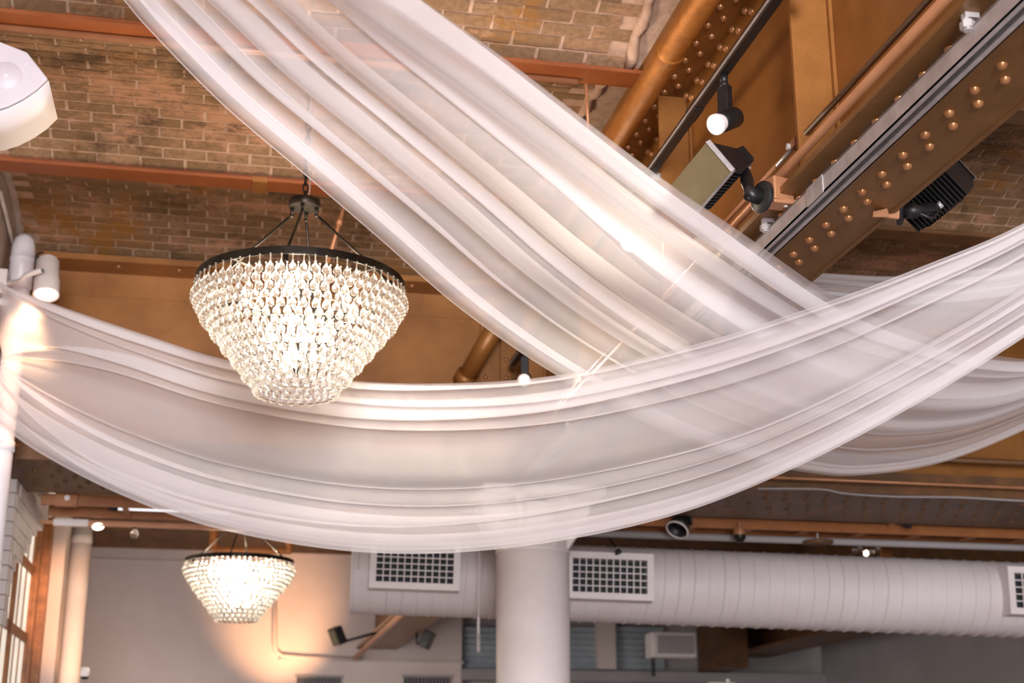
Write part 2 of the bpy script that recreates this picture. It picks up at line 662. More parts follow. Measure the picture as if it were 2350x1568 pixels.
# copper conduit above the bottom flange
t = thing('copper_conduit', 'slim copper painted conduit along the girder flange next to the strut channel', 'pipe', (1.80, 4, 3.58))
MB().cyl((1.80, 1.5, 3.597), (1.80, CY - .05, 3.597), 0.016, seg=12).build('pipe', 'copper', t, True)
for y in (2.6, 4.72, 6.2):
    MB().span((1.785, y, 3.53), (1.815, y + .03, 3.60)).build('strap', 'copper', t)
# tie rod with turnbuckle
t = thing('tie_rod', 'thin dark tie rod with a steel turnbuckle running across the girder web', 'rod', (1.86, 4, 3.7))
MB().cyl((1.86, 1.6, 3.715), (1.86, 4.22, 3.715), 0.0105, seg=8).build('rod', 'bronze_dark', t, True)
MB().cyl((1.86, 4.40, 3.715), (1.86, 8.9, 3.70), 0.008, seg=8).build('rod', 'copper', t, True)
MB().span((1.845, 4.22, 3.70), (1.875, 4.26, 3.73)).build('clevis', 'copper', t, False)
MB().cyl((1.86, 4.25, 3.715), (1.86, 4.42, 3.712), 0.0085, seg=8).build('turnbuckle', 'steel', t, True)
MB().cyl((1.835, 4.27, 3.715), (1.885, 4.27, 3.715), 0.012, seg=8).build('pin', 'steel', t, True)

# galvanised strut hung under the flange
t = thing('strut_channel', 'galvanised steel strut channel hung on clamps under the girder', 'channel', (1.84, 4, 3.41))
s = MB()
s.span((1.806, 1.5, 3.40), (1.811, CY - .1, 3.458)).span((1.862, 1.5, 3.40), (1.867, CY - .1, 3.458)).span((1.806, 1.5, 3.455), (1.867, CY - .1, 3.460))
s.span((1.806, 1.5, 3.40), (1.826, CY - .1, 3.404)).span((1.847, 1.5, 3.40), (1.867, CY - .1, 3.404))
s.build('channel', 'steel', t)
MB().span((1.803, 3.93, 3.398), (1.806, 4.06, 3.46)).build('joiner_plate', 'steel', t)
for y in (2.98, 4.42, 5.9, 7.4):
    c = MB().cyl((1.80, y, 3.45), (1.80, y + .006, 3.499), 0.011, seg=8).cyl((1.80, y, 3.455), (1.80, y, 3.475), 0.02, seg=6)
    c.span((1.79, y - .012, 3.485), (1.83, y + .012, 3.4995))
    c.build('beam_clamp', 'steel', t, False)

# black lighting track on the stiffeners
t = thing('lighting_track', 'long black lighting track fixed along the girder web', 'track', (1.785, 4, 4.22))
MB().span((1.77, 1.5, 4.222), (1.806, 8.9, 4.262)).build('track_body', 'black', t)
MB().span((1.768, 1.5, 4.236), (1.7705, 8.9, 4.248)).build('conductor_slot', 'steel', t)
MB().span((1.768, 5.02, 4.219), (1.808, 5.14, 4.265)).build('joiner', 'black', t)
MB().span((1.79, 5.70, 4.20), (1.83, 5.74, 4.235)).build('fixing_clip', 'steel', t)


def track_spot(P, aim, label, power=0, colr=(1, .86, .66), cone=70):
    """P: point under the track; the head aims along aim"""
    P = V(P)
    t = thing('track_spotlight', label, 'spotlight', P, 'black track spotlights')
    MB().cyl(P + V((0, 0, 0)), P - V((0, 0, .035)), 0.016, seg=12).lathe([(0.016, -.035), (0.02, -.04), (0.02, -.05), (0.013, -.055)], P, 12).build('adapter', 'black', t, True)
    a = V(aim).normalized()
    side = a.cross(V((0, 0, 1))).normalized()
    B = P - V((0, 0, .195))
    MB().box(P - V((0, 0, .105)), (0.05, 0.034, 0.11), frame((0, 0, 1), side)).build('driver_arm', 'black', t, bevel=.003)
    fr = frame(a)
    MB().lathe([(0, -.075), (0.036, -.072), (0.041, -.066), (0.041, .035), (0.037, .04), (0.034, .04)], B, 24, fr).build('head', 'black', t, 'auto')
    sn = MB().lathe([(0.034, .03), (0.034, .062), (0.041, .062), (0.041, .074), (0.0395, .074), (0.026, .055), (0.022, .045)], B, 24, fr)
    sn.build('snoot', 'white', t, 'auto')
    MB().lathe([(0, .046), (0.022, .046)], B, 20, fr).build('lens', 'lampface', t)
    if power:
        light('SPOT', 'track_spot_beam', B + a * .085, B + a, power, colr, 0.03, spot=cone, blend=1.0)
    return t


def toward(P, x, y, D):
    return at(x, y, D=D) - (V(P) - V((0, 0, .195)))


P = at(1660, 158, X=1.788)
P.z = 4.222
track_spot(P, toward(P, 1300, 420, 4.75), 'black track spotlight with a bright white snoot on the girder track', 45, (1, .88, .66), 105)
P = at(1450, 470, X=1.788)
P.z = 4.222
track_spot(P, toward(P, 1290, 700, 5.5), 'black track spotlight glowing through the diagonal drape', 50, (1, .86, .62), 95)
P = at(1204, 788, X=1.788)
P.z = 4.222
track_spot(P, toward(P, 1120, 960, 6.5), 'black track spotlight shining near the end of the gold pipe', 50, (1, .86, .66), 85)
P = at(1838, -14, X=1.80)
t = thing('puck_light', 'small chrome rimmed round light under the track beside a girder stiffener', 'light', P)
MB().lathe([(0, .03), (.03, .028), (.04, .01), (.04, 0), (.034, -.004)], P, 24).build('rim', 'steel', t, True)
MB().lathe([(.034, -.004), (.02, -.014), (0, -.018)], P, 24).build('lens', 'pvc', t, True)
MB().cyl(P + V((0, 0, .03)), V((P.x - .01, P.y, 4.222)), .008, seg=8).build('stem', 'black', t)


# ------------------------------------------------------------------ hooded LED floodlights
def floodlight(C, n, e1, e2, w, h, dep, label, power, colr, arm_to, plate_n, k=0.45, group='hooded floodlights on the girder'):
    """C: centre of the lit face, n: facing, e1/e2: in-plane axes"""
    n = V(n).normalized()
    e1 = V(e1)
    e1 = (e1 - n * e1.dot(n)).normalized()
    e2s = V(e2)
    e2 = n.cross(e1)
    if e2.dot(e2s) < 0:
        e2 = -e2
    t = thing('floodlight', label, 'floodlight', arm_to, group)
    q = lambda a, b, c: C + e1 * (a * w / 2) + e2 * (b * h / 2) - n * c
    fr = [q(-1, -1, 0), q(1, -1, 0), q(1, 1, 0), q(-1, 1, 0)]
    bk = [q(-k, -k, dep), q(k, -k, dep), q(k, k, dep), q(-k, k, dep)]
    MB().add(fr + bk, [(4, 5, 6, 7), (0, 1, 5, 4), (1, 2, 6, 5), (2, 3, 7, 6), (3, 0, 4, 7), (0, 3, 2, 1)]).build('housing', 'black', t)
    ins = [q(-.98, -.97, -.002), q(.98, -.97, -.002), q(.98, .97, -.002), q(-.98, .97, -.002)]
    MB().prism(ins, n * .003).build('glass_face', 'olive_glass', t)
    MB().prism([q(-1.03, 1.0, -.004), q(1.03, 1.0, -.004), q(1.03, 1.06, .012), q(-1.03, 1.06, .012)], n * .006).build('rim_bar', 'steel', t)
    MB().prism([q(1.0, -1.0, -.004), q(1.0, 1.0, -.004), q(1.05, 1.0, .012), q(1.05, -1.0, .012)], n * .006).build('rim_bar', 'steel', t)
    for i in range(13):
        s = -0.92 + 1.84 * i / 12
        a0 = q(s, 1.0, .004)
        a1 = q(s * k, k, dep)
        a2 = q(s * .55, k + .12, dep * 1.12)
        a3 = q(s * .9, 1.22, dep * .25)
        MB().prism([a0, a1, a2, a3], e1 * .0045).build('cooling_fin', 'black', t)
    for i in range(15):
        s = k * (-0.96 + 1.92 * i / 14)
        MB().prism([q(s, -k, dep), q(s, k, dep), q(s, k, dep * 1.2), q(s, -k, dep * 1.2)], e1 * .004).build('cooling_fin', 'black', t)
    J = q(0, .5, dep * 1.15)
    A = V(arm_to)
    pn = V(plate_n).normalized()
    Q = A + pn * .05
    kn = (J + Q) / 2
    MB().tube([J, J * .6 + kn * .4, kn, Q * .6 + kn * .4, Q, A + pn * .012], [.016, .02, .024, .018, .026, .03], 12).build('swivel_arm', 'black', t, True)
    MB().cyl(J - e1 * .022, J + e1 * .022, .014, seg=10).build('pivot_bolt', 'steel', t, True)
    MB().lathe([(0, .018), (.02, .018), (.03, .012), (.05, .010), (.056, .004), (.056, -.008), (0, -.008)], A, 28, frame(pn)).build('mount_plate', 'black', t, 'auto')
    cab = [Q + V((0, 0, 0)), Q + e2 * .03 + pn * .03, kn + e2 * .03 + pn * .01, J + e2 * .01]
    MB().tube(catmull(cab, 12), .006, 8).build('power_cable', 'black', t, True)
    if power:
        light('SPOT', 'floodlight_beam', C + n * .03, C + n, power, colr, 0.08, spot=120, blend=0.8)
    return t


D1 = 4.95
C1 = at(1610, 408, D=D1)
cv = lambda a, b, c: R * a + U * b + F * c
floodlight(C1, cv(-121, -57, -121), cv(69, 86, -109), cv(54, -70, -21), .232, .138, .20,
           'black hooded floodlight with olive glass face beside the white snoot spotlight', 0, (1, .9, .75), at(1748, 452, D=4.84), cv(-.9, .15, -.45))
t = thing('mount_box', 'copper painted junction box clamped to the flange under the olive faced floodlight', 'box', at(1790, 480, D=4.84))
MB().box(at(1782, 442, D=4.87), (.085, .085, .085), frame(cv(-.9, .15, -.45))).build('box', 'copper', t, bevel=.006)
MB().box(at(1800, 470, D=4.86), (.11, .07, .018), frame((0, 0, 1), (1, .1, 0))).build('clamp_tab', 'copper', t, bevel=.003)
MB().cyl(at(1803, 470, D=4.85), at(1803, 476, D=4.85), .008, seg=8).build('screw', 'steel', t, True)
n2 = cv(40, 50, 100).normalized()
C2 = at(2134, 458, D=5.12) + n2 * .17
floodlight(C2, n2, cv(94, 85, -80), cv(53, -60, 9), .25, .15, .15,
           'black floodlight showing its finned back on the plain flange edge of the girder', 0, (1, .85, .62), at(2068, 482, D=5.03), cv(.8, -.1, -.3), .93)
t = thing('mount_box', 'copper painted bracket holding the fin backed floodlight to the flange edge', 'bracket', at(2035, 490, D=4.98))
MB().prism([at(2004, 486, D=4.93), at(2036, 478, D=4.95), at(2042, 498, D=4.95), at(2003, 498, D=4.93)], F * .03).build('clamp_tab', 'copper', t)
MB().box(at(2048, 483, D=5.02), (.07, .06, .06), frame(cv(.8, -.1, -.3))).build('box', 'copper', t, bevel=.005)


# ================================================================== CROSS GIRDER (along X)
def cross_girder():
    t = thing('cross_girder', 'deep bronze painted box girder spanning the hall behind the chandelier', 'girder', (3.5, 9.6, 3.5))
    x0, x1 = WX + .01, 9.55
    MB().span((x0, CY, 3.52), (x1, CY + .02, 4.76)).build('front_web', 'bronze', t)
    MB().span((x0, 10.1, 3.52), (x1, 10.12, 4.83)).build('rear_web', 'bronze_dark', t)
    MB().span((x0, CY - .04, 3.5), (x1, 10.16, 3.52)).build('bottom_plate', 'bronze_dark', t)
    MB().span((x0, CY - .25, 4.76), (x1, CY + .05, 4.80)).build('top_flange', 'bronze', t)
    MB().span((x0, CY - .018, 3.52), (x1, CY, 3.66)).build('bottom_angle', 'bronze_dark', t)  # weak light down here put into the colour as darker bronze
    MB().span((x0, CY - .008, 4.60), (x1, CY, 4.76)).build('top_angle', 'bronze', t)
    n = 0
    for i in range(58):
        for r in range(5):
            inst('rivet', RIVET_DARK, (x0 + .12 + 0.15 * i + (0.06 if r % 2 else 0) + random.uniform(-.008, .008), CY + .12 + .17 * r, 3.5), t, DOWN)
    for i in range(24):
        inst('bolt', RIVET, (x0 + .25 + 0.38 * i, CY - .16, 4.76), t, DOWN)
    for i in range(62):
        inst('bolt', RIVET, (x0 + .1 + 0.165 * i, CY - .018, 3.59), t, FRONT)  # these are rivets, the close row on the bottom angle
    # connection angles and pads where it meets the big girder
    for x in (1.60, 1.74, 1.90):
        MB().span((x, CY - .03, 3.66), (x + .075, CY, 4.6)).build('connection_angle', 'bronze', t)
        for i in range(6):
            inst('bolt', RIVET, (x + .037 + (.0 if i % 2 else .0), CY - .03, 3.8 + .13 * i), t, FRONT)
    return t


cross_girder()

# ================================================================== COLUMN
cx, cy, cr = 2.075, 9.62, 0.252
t = thing('column', 'round white painted column with a gusseted capital under the girders', 'column', (cx, cy, 0))
MB().lathe([(cr + .05, 0), (cr + .05, .06), (cr, .1), (cr, 3.1), (cr - .004, 3.105), (cr - .004, 3.42), (0, 3.42)], (cx, cy, 0), 48).build('shaft', 'white', t, 'auto')
MB().span((cx - .42, cy - .42, 3.44), (cx + .42, cy + .42, 3.498)).build('cap_plate', 'white', t)
for k in range(8):
    a = math.radians(45 * k + 20)
    d = V((math.cos(a), math.sin(a), 0))
    s = V((-math.sin(a), math.cos(a), 0))
    c = V((cx, cy, 0))
    MB().prism([c + d * (cr - .01) + V((0, 0, 3.10)) - s * .02, c + d * (cr + .13) + V((0, 0, 3.30)) - s * .02, c + d * (cr + .17) + V((0, 0, 3.45)) - s * .02, c + d * (cr - .01) + V((0, 0, 3.45)) - s * .02], s * .04).build('gusset', 'white', t)
MB().lathe([(cr + .002, 3.09), (cr + .006, 3.095), (cr + .006, 3.11), (cr + .002, 3.115)], (cx, cy, 0), 48).build('band', 'white', t, True)


# ================================================================== DUCT
DR = 0.297
dA, dB = at(1308, 1338.5, D=11.2), at(2350, 1377.5, D=11.5)
da = (dB - dA).normalized()
dn = da.cross(V((0, 0, 1))).normalized()          # towards the camera
du = dn.cross(da) if dn.cross(da).z > 0 else da.cross(dn)


def duct_local(px, py, off):
    """ray meets the plane standing off in front of the duct axis -> (along, up)"""
    r = ray(px, py)
    k = ((dA + dn * off) - O).dot(dn) / r.dot(dn)
    p = O + r * k - dA
    return p.dot(da), p.dot(du)


def dbox(mb, x0, x1, o0, o1, z0, z1):
    c = dA + da * ((x0 + x1) / 2) + dn * ((o0 + o1) / 2) + du * ((z0 + z1) / 2)
    return mb.box(c, (abs(x1 - x0), abs(o1 - o0), abs(z1 - z0)), Matrix((da, dn, du)).transposed())


DX0 = duct_local(803, 1400, 0)[0]
e0, e1 = dA + da * DX0, dA + da * 9.5
t = thing('air_duct', 'large round white spiral duct with supply grilles behind the column', 'duct', dA - V((0, 0, DR)))
MB().cyl(e0, e1, DR, seg=64, cap=False).build('pipe_body', 'duct', t, True)
MB().lathe([(0, 0), (DR * .98, 0), (DR * 1.01, .006), (DR * 1.01, .03), (DR, .034)], e0 - da * .005, 64, frame(da)).build('end_cap', 'duct', t, 'auto')
pts = []
for i in range(84 * 36):
    th = 2 * math.pi * i / 36
    x = .05 + .118 * i / 36
    if x > (e1 - e0).length:
        break
    pts.append(e0 + da * x + (dn * math.cos(th) + du * math.sin(th)) * (DR + .002))
MB().tube(pts, 0.006, 4).build('spiral_seam', 'duct', t, True)


def supply_grille(xa, xb, za, zb, nv, nh):
    """square collar standing off the duct towards the room, with a vane grid"""
    o1 = DR + .13
    e = .05
    fr = MB()
    for a, b in (((xa - e, za - e), (xb + e, za)), ((xa - e, zb), (xb + e, zb + e)), ((xa - e, za), (xa, zb)), ((xb, za), (xb + e, zb))):
        dbox(fr, a[0], b[0], o1 - .25, o1, a[1], b[1])
    f = fr.build('grille_frame', 'white', t)
    dbox(MB(), xa, xb, o1 - .115, o1 - .105, za, zb).build('grille_back', 'dark', f)
    w = (xb - xa) / nv
    for i in range(1, nv):
        dbox(MB(), xa + w * i - .004, xa + w * i + .004, o1 - .016, o1 - .004, za, zb).build('vane', 'white', f)
    h = (zb - za) / nh
    for i in range(1, nh):
        dbox(MB(), xa, xb, o1 - .03, o1 - .018, za + h * i - .004, za + h * i + .004).build('vane', 'white', f)
    return f


for (x0, x1, y0, y1, nv, nh) in ((862, 1040, 1336, 1252, 11, 6), (1314, 1486, 1360, 1284, 11, 5), (2334, 2500, 1398, 1318, 9, 5)):
    ga, gb = duct_local(x0, y0, DR + .13), duct_local(x1, y0, DR + .13)
    gc = duct_local((x0 + x1) / 2, (y0 + y1) / 2, DR + .13)
    hh = (y0 - y1) / FPX * 11.0
    supply_grille(ga[0], gb[0], gc[1] - hh / 2, gc[1] + hh / 2, nv, nh)
# hanger wire by the duct
t = thing('hanging_chain', 'thin pale chain hanging below the duct beside the column', 'chain', at(1098, 1505, Y=10.55))
MB().cyl(V((at(1098, 1255, Y=10.55).x, 10.55, 4.95)), at(1098, 1455, Y=10.55), .004, seg=6).build('wire', 'white', t)
for i in range(9):
    z0 = at(1098, 1420 + i * 9, Y=10.55)
    MB().tube([z0 + V((.009 * math.cos(a), 0, .016 * math.sin(a))) for a in [2 * math.pi * k / 10 for k in range(10)]], .003, 5, closed=True).build('link', 'white', t, True)

# ================================================================== CABLE LADDER under the cross girder
ZT = at(1900, 1213, Y=10.35).z
t = thing('cable_ladder', 'long brown cable ladder with rungs slung behind the cross girder', 'cable tray', (3, 10.5, ZT - .05))
MB().span((-1.3, 10.33, ZT - .03), (9, 10.36, ZT + .045)).build('side_rail', 'orange', t)
MB().span((-1.3, 10.78, ZT - .03), (9, 10.81, ZT + .045)).build('side_rail', 'orange', t)
for i in range(20):
    MB().span((-.75 + .47 * i, 10.36, ZT - .028), (-.71 + .47 * i, 10.78, ZT - .012)).build('rung', 'orange', t)
MB().span((-1.2, 10.27, ZT - .045), (-1.05, 10.328, ZT + .06)).build('end_bracket', 'orange', t)
MB().cyl((-1.12, 10.262, ZT + .01), (-1.12, 10.27, ZT + .01), .02, seg=12).build('bolt', 'white', t)
for i in range(6):
    MB().span((-.4 + 1.7 * i, 10.4, ZT + .04), (-.38 + 1.7 * i, 10.42, 3.52)).build('hanger', 'orange', t)
t = thing('batten_light', 'slim white fluorescent batten between the rails of the cable ladder', 'light', (-.5, 10.55, ZT))
MB().cyl((-.80, 10.55, ZT + .005), (.0, 10.55, ZT + .005), .02, seg=12).build('tube', 'tube', t, True)
MB().cyl((-.86, 10.55, ZT + .005), (-.79, 10.55, ZT + .005), .024, seg=12).build('end_cap', 'dark', t, True)
ZP = at(1700, 1236, Y=10.55).z
t = thing('white_pipe', 'pale grey pipe running level below the cable ladder', 'pipe', (4, 10.55, ZP))
MB().cyl((2.45, 10.55, ZP), (9, 10.55, ZP), .028, seg=12).build('pipe', 'grey', t, True)
t = thing('beam_pipe', 'thin bronze pipe along the foot of the cross girder', 'pipe', (5, 8.9, 3.6))
MB().cyl((2.3, 8.98, 3.565), (9.0, 8.98, 3.565), .012, seg=8).build('pipe', 'copper', t, True)
MB().cyl((2.9, 8.96, 3.74), (9.0, 8.96, 3.74), .022, seg=8).build('upper_pipe', 'bronze_dark', t, True)
cab = [at(x, y, Y=8.93) for x, y in ((1740, 1122), (1880, 1123), (1940, 1133), (2050, 1140), (2200, 1142), (2350, 1150), (2450, 1152))]
tag(MB().tube(catmull(cab, 40), .007, 6).build('grey_cable', 'grey', None, True), 'loose grey cable sagging along the foot of the cross girder', 'cable')
# dome camera, black stage lamp, disc lamp, small lamps under the ladder
P = at(1697, 1212, Y=10.3)
t = thing('dome_camera', 'copper capped dome camera hanging from the cable ladder', 'camera', P - V((0, 0, .13)))
MB().lathe([(0, .04), (.012, .04), (.012, .01), (.045, 0), (.05, -.03), (.05, -.055)], P, 20).build('cap', 'copper', t, 'auto')
MB().lathe([(.047, -.055), (.045, -.08), (.03, -.105), (0, -.115)], P, 20).build('dome', 'blackmetal', t, True)
P = at(1560, 1205, Y=10.25)
t = thing('stage_lamp', 'black stage lamp with a pale rim clamped below the cross girder', 'lamp', P - V((0, 0, .1)))
fr = frame((-.5, -.4, -.75))
MB().lathe([(0, -.09), (.05, -.085), (.07, -.03), (.085, .05), (.08, .05), (.06, 0)], P, 20, fr).build('head', 'black', t, True)
MB().lathe([(.083, .05), (.09, .052), (.09, .062), (.08, .062)], P, 20, fr).build('rim', 'white', t, True)
MB().tube([P + V((.09, 0, 0)), P + V((.09, 0, .09)), P + V((0, 0, .14)), P + V((0, 0, .2))], .012, 8).build('yoke', 'black', t, True)
P = at(1877, 1246, Y=10.5)
t = thing('disc_lamp', 'flat olive disc lamp under the cable ladder above the duct', 'lamp', P)
MB().lathe([(0, .03), (.03, .03), (.12, .012), (.125, 0), (.118, -.008), (0, -.008)], P, 32).build('shade', 'bronze_dark', t, True)
MB().cyl(P + V((0, 0, .03)), P + V((0, 0, .1)), .006, seg=8).build('stem', 'steel', t)
P = at(2085, 1200, Y=10.2)
t = thing('clamp_light', 'small black clamp light on an angled bronze bracket near the girder', 'lamp', P)
MB().lathe([(0, .04), (.03, .035), (.035, -.04), (.028, -.04)], P, 16, frame((.3, -.3, 1))).build('head', 'black', t, True)
MB().tube([at(2122, 1138, Y=9.9), at(2122, 1162, Y=9.9), at(2040, 1205, Y=10.3)], .018, 6).build('bracket', 'copper', t)
P = at(1405, 1250, Y=10.6)
t = thing('clamp_light', 'small black clamp light with a bent stem above the supply grille', 'lamp', P - V((0, 0, .05)))
MB().tube([at(1392, 1205, Y=10.79), at(1392, 1232, Y=10.7), at(1402, 1240, Y=10.6), at(1412, 1256, Y=10.5)], .008, 6).build('stem', 'black', t, True)
MB().lathe([(0, .02), (.02, .015), (.03, -.02), (0, -.025)], at(1418, 1266, Y=10.48), 12, frame((-.4, 0, 1))).build('head', 'black', t, True)
P = at(1985, 1266, Y=11.8)
t = thing('crystal_lamp', 'lit crystal lamp hanging just above the white duct', 'lamp', P)
for k in range(5):
    MB().lathe([(0, .03), (.022, .015), (.022, -.015), (0, -.03)], P + V((.055 * k - .1, 0, .02 * math.sin(k * 2))), 10).build('crystal', 'warmface' if k == 2 else 'glass', t, True)
MB().span(P + V((.16, 0, -.05)), P + V((.26, .02, .05))).build('side_plate', 'orange', t)
MB().cyl(P, V((P.x, P.y, 4.95)), .01, seg=6).build('stem', 'bronze_dark', t)

# ================================================================== REAR ROOM
# continuing girder with floodlights, seen under the duct
t = thing('rear_girder', 'bronze girder of the rear room running to the white end wall', 'girder', (2.3, 16, 3.5))
MB().span((2.02, 11.6, 3.5), (2.62, 22.1, 3.54)).build('bottom_flange', 'bronze_under', t)
MB().span((2.29, 11.6, 3.54), (2.34, 22.1, 4.82)).build('web', 'bronze_dark', t)
MB().cyl((2.02, 11.6, 3.47), (2.0, 22.0, 3.36), .04, seg=10).build('edge_pipe', 'copper', t, True)
t = thing('rear_girder', 'dark bronze girder meeting the grey rear wall past the boxy white speaker', 'girder', (8.4, 16, 3.5))
MB().span((8.0, 11.6, 3.5), (8.75, 22.4, 3.54)).build('bottom_flange', 'bronze_dark', t)
MB().span((8.35, 11.6, 3.54), (8.41, 22.4, 4.82)).build('web', 'bronze_dark', t)
MB().span((7.55, 21.3, 3.25), (8.0, 22.4, 4.3)).build('end_bracket', 'bronze_dark', t)
for px, py, lab, s in ((795, 1460, 'small black floodlight beside the copper edge pipe of the rear girder', -1), (960, 1468, 'small black floodlight on the rear girder edge without a copper pipe', 1)):
    P = at(px, py, Y=19.5) + V((s * .12, 0, 0))
    t = thing('rear_floodlight', lab, 'floodlight', P)
    n = V((s * .8, -.3, -.4))
    MB().box(P, (.24, .22, .12), frame(n, (0, 0, 1))).build('housing', 'black', t, bevel=.01)
    MB().box(P + n.normalized() * .065, (.21, .19, .006), frame(n, (0, 0, 1))).build('glass_face', 'olive_glass', t)
    MB().tube([P, P + V((-s * .14, 0, -.06)), V((2.32 + s * .27, P.y, 3.50))], .02, 6).build('arm', 'black', t, True)
# end wall: rail, conduit, vents
struct(MB().span(at(640, 1512, Y=BACK - .06), at(1062, 1524, Y=BACK)).build('trim_9', 'wall'))
path = [at(630, 1300, Y=BACK - .05), at(630, 1480, Y=BACK - .05), at(634, 1496, Y=BACK - .05), at(648, 1506, Y=BACK - .05), at(700, 1510, Y=BACK - .05), at(830, 1514, Y=BACK - .05)]
tag(MB().tube(path, .035, 8).build('wall_conduit', 'wall', None, True), 'painted conduit turning a corner on the white end wall', 'conduit')
for k, (xa, xb, ya, lab) in enumerate(((678, 782, 1556, 'dark vent on the end wall below the conduit'), (925, 1032, 1556, 'dark vent on the end wall below the rear girder'))):
    a, b = at(xa, 1640, Y=BACK - .03), at(xb, ya, Y=BACK - .03)
    t = thing('wall_vent', lab, 'vent', V(((a.x + b.x) / 2, BACK - .03, a.z)))
    MB().span((a.x, BACK - .02, a.z), (b.x, BACK, b.z)).build('backing', 'dark', t)
    for i in range(14):
        x = a.x + (b.x - a.x) * i / 13
        MB().span((x - .008, BACK - .05, a.z), (x + .008, BACK - .02, b.z)).build('vane', 'grey', t)
    MB().span((a.x - .03, BACK - .05, b.z), (b.x + .03, BACK, b.z + .03)).build('frame', 'grey', t)
struct(MB().span(at(205, 1283, Y=BACK - .03), at(430, 1288, Y=BACK)).build('trim_10', 'wall'))
P = at(195, 1545, Y=12.5)
t = thing('wall_camera', 'small white bullet camera with a dark lens beside the warm lit pipe', 'camera', P)
MB().lathe([(0, .05), (.035, .045), (.04, 0), (.034, -.03)], P, 16).build('housing', 'white', t, True)
MB().lathe([(.034, -.03), (.03, -.045), (0, -.055)], P, 16).build('lens', 'black', t, True)
# steel frame above the far chandelier
t = thing('ceiling_frame', 'rust coloured steel frame fixed high behind the small chandelier', 'frame', at(580, 1262, Y=14))
MB().cyl(at(488, 1262, Y=14), at(668, 1266, Y=14), .03, seg=8).build('bar', 'orange', t)
MB().cyl(at(490, 1262, Y=14), at(490, 1180, Y=14), .04, seg=8).build('post', 'orange', t)
MB().cyl(at(664, 1270, Y=14), at(664, 1180, Y=14), .035, seg=8).build('post', 'orange', t)
# blue-grey shuttered windows right of the end wall
for n, (xa, xb) in enumerate(((1062, 1150), (1300, 1375), (1402, 1520))):
    a, b = at(xa, 1536, Y=BACK + .2), at(xb, 1440, Y=BACK + .2)
    w = struct(MB().span((a.x, BACK + .18, a.z), (b.x, BACK + .26, b.z)).build('window_%d' % (n + 2), 'slat'))
    for i in range(7):
        z = a.z + (b.z - a.z) * (i + .5) / 7
        MB().box(((a.x + b.x) / 2, BACK + .16, z), (b.x - a.x, .012, (b.z - a.z) / 7.6), Matrix.Rotation(math.radians(25), 3, 'X')).build('slat', 'slat', w)
struct(MB().span(at(1372, 1536, Y=BACK), at(1404, 1400, Y=BACK + .2)).build('trim_11', 'wall'))
struct(MB().span(at(1060, 1560, Y=BACK - .1), V((14, BACK + .2, at(1400, 1542, Y=BACK).z))).build('trim_12', 'grey'))
P0, P1 = at(1497, 1508, Y=20), at(1598, 1452, Y=20)
t = thing('wall_speaker', 'boxy white speaker with a grey front by the shuttered windows', 'speaker', V(((P0.x + P1.x) / 2, 20, P0.z)))
MB().span((P0.x, 20, P0.z), (P1.x, 20.35, P1.z)).build('cabinet', 'white', t, bevel=.02)
MB().span((P0.x + .08, 19.985, P0.z + .05), (P1.x - .05, 20.0, P1.z - .05)).build('grille', 'grey', t)
MB().cyl((P0.x + .1, 20.3, P0.z - .25), (P0.x + .1, 20.3, P0.z), .03, seg=8).build('bracket', 'black', t)
P = at(1660, 1566, Y=14)
t = thing('white_lamp_top', 'small white boxy fixture with a knob on a slim pole below the duct', 'fixture', P - V((0, 0, .2)))
MB().span(P + V((-.16, -.05, -.2)), P + V((.12, .05, 0))).build('body', 'white', t, bevel=.02)
MB().cyl(P + V((.05, 0, 0)), P + V((.05, 0, .03)), .02, seg=8).build('knob', 'white', t)
MB().cyl(V((P.x, P.y, 0)), P - V((0, 0, .2)), .02, seg=10).build('pole', 'white', t)

# ================================================================== LEFT WALL THINGS
# tall white vent pipe
PX, PY, PR = -1.315, 8.5, 0.064
t = thing('vent_pipe', 'tall white plastic pipe with collars where the drape is tied to the wall', 'pipe', (PX, PY, 0))
MB().cyl((PX, PY, 0), (PX, PY, 4.62), PR, seg=28).build('pipe', 'pvc', t, 'auto')
MB().lathe([(PR, 4.42), (PR + .007, 4.425), (PR + .007, 4.60), (PR + .006, 4.68), (.058, 4.735), (.03, 4.765), (0, 4.77)], (PX, PY, 0), 28).build('elbow_cap', 'pvc', t, True)
MB().lathe([(PR + .007, 4.59), (PR + .011, 4.595), (PR + .011, 4.615), (PR + .007, 4.62)], (PX, PY, 0), 28).build('collar', 'pvc', t, True)
for z in (3.45, 2.53):
    MB().lathe([(PR, z - .03), (PR + .006, z - .028), (PR + .006, z + .028), (PR, z + .03)], (PX, PY, 0), 28).build('collar', 'pvc', t, True)
MB().span((WX, PY - .04, 4.30), (PX, PY + .04, 4.36)).build('wall_clip', 'pvc', t)
# thin conduit and cable on the wall
tag(MB().tube([at(0, 440, X=WX + .02), at(30, 560, X=WX + .02), at(34, 640, X=WX + .03)], .012, 8).build('wall_cable', 'concrete', None, True), 'plaster coloured cable running down the wall above the white spotlight', 'cable')
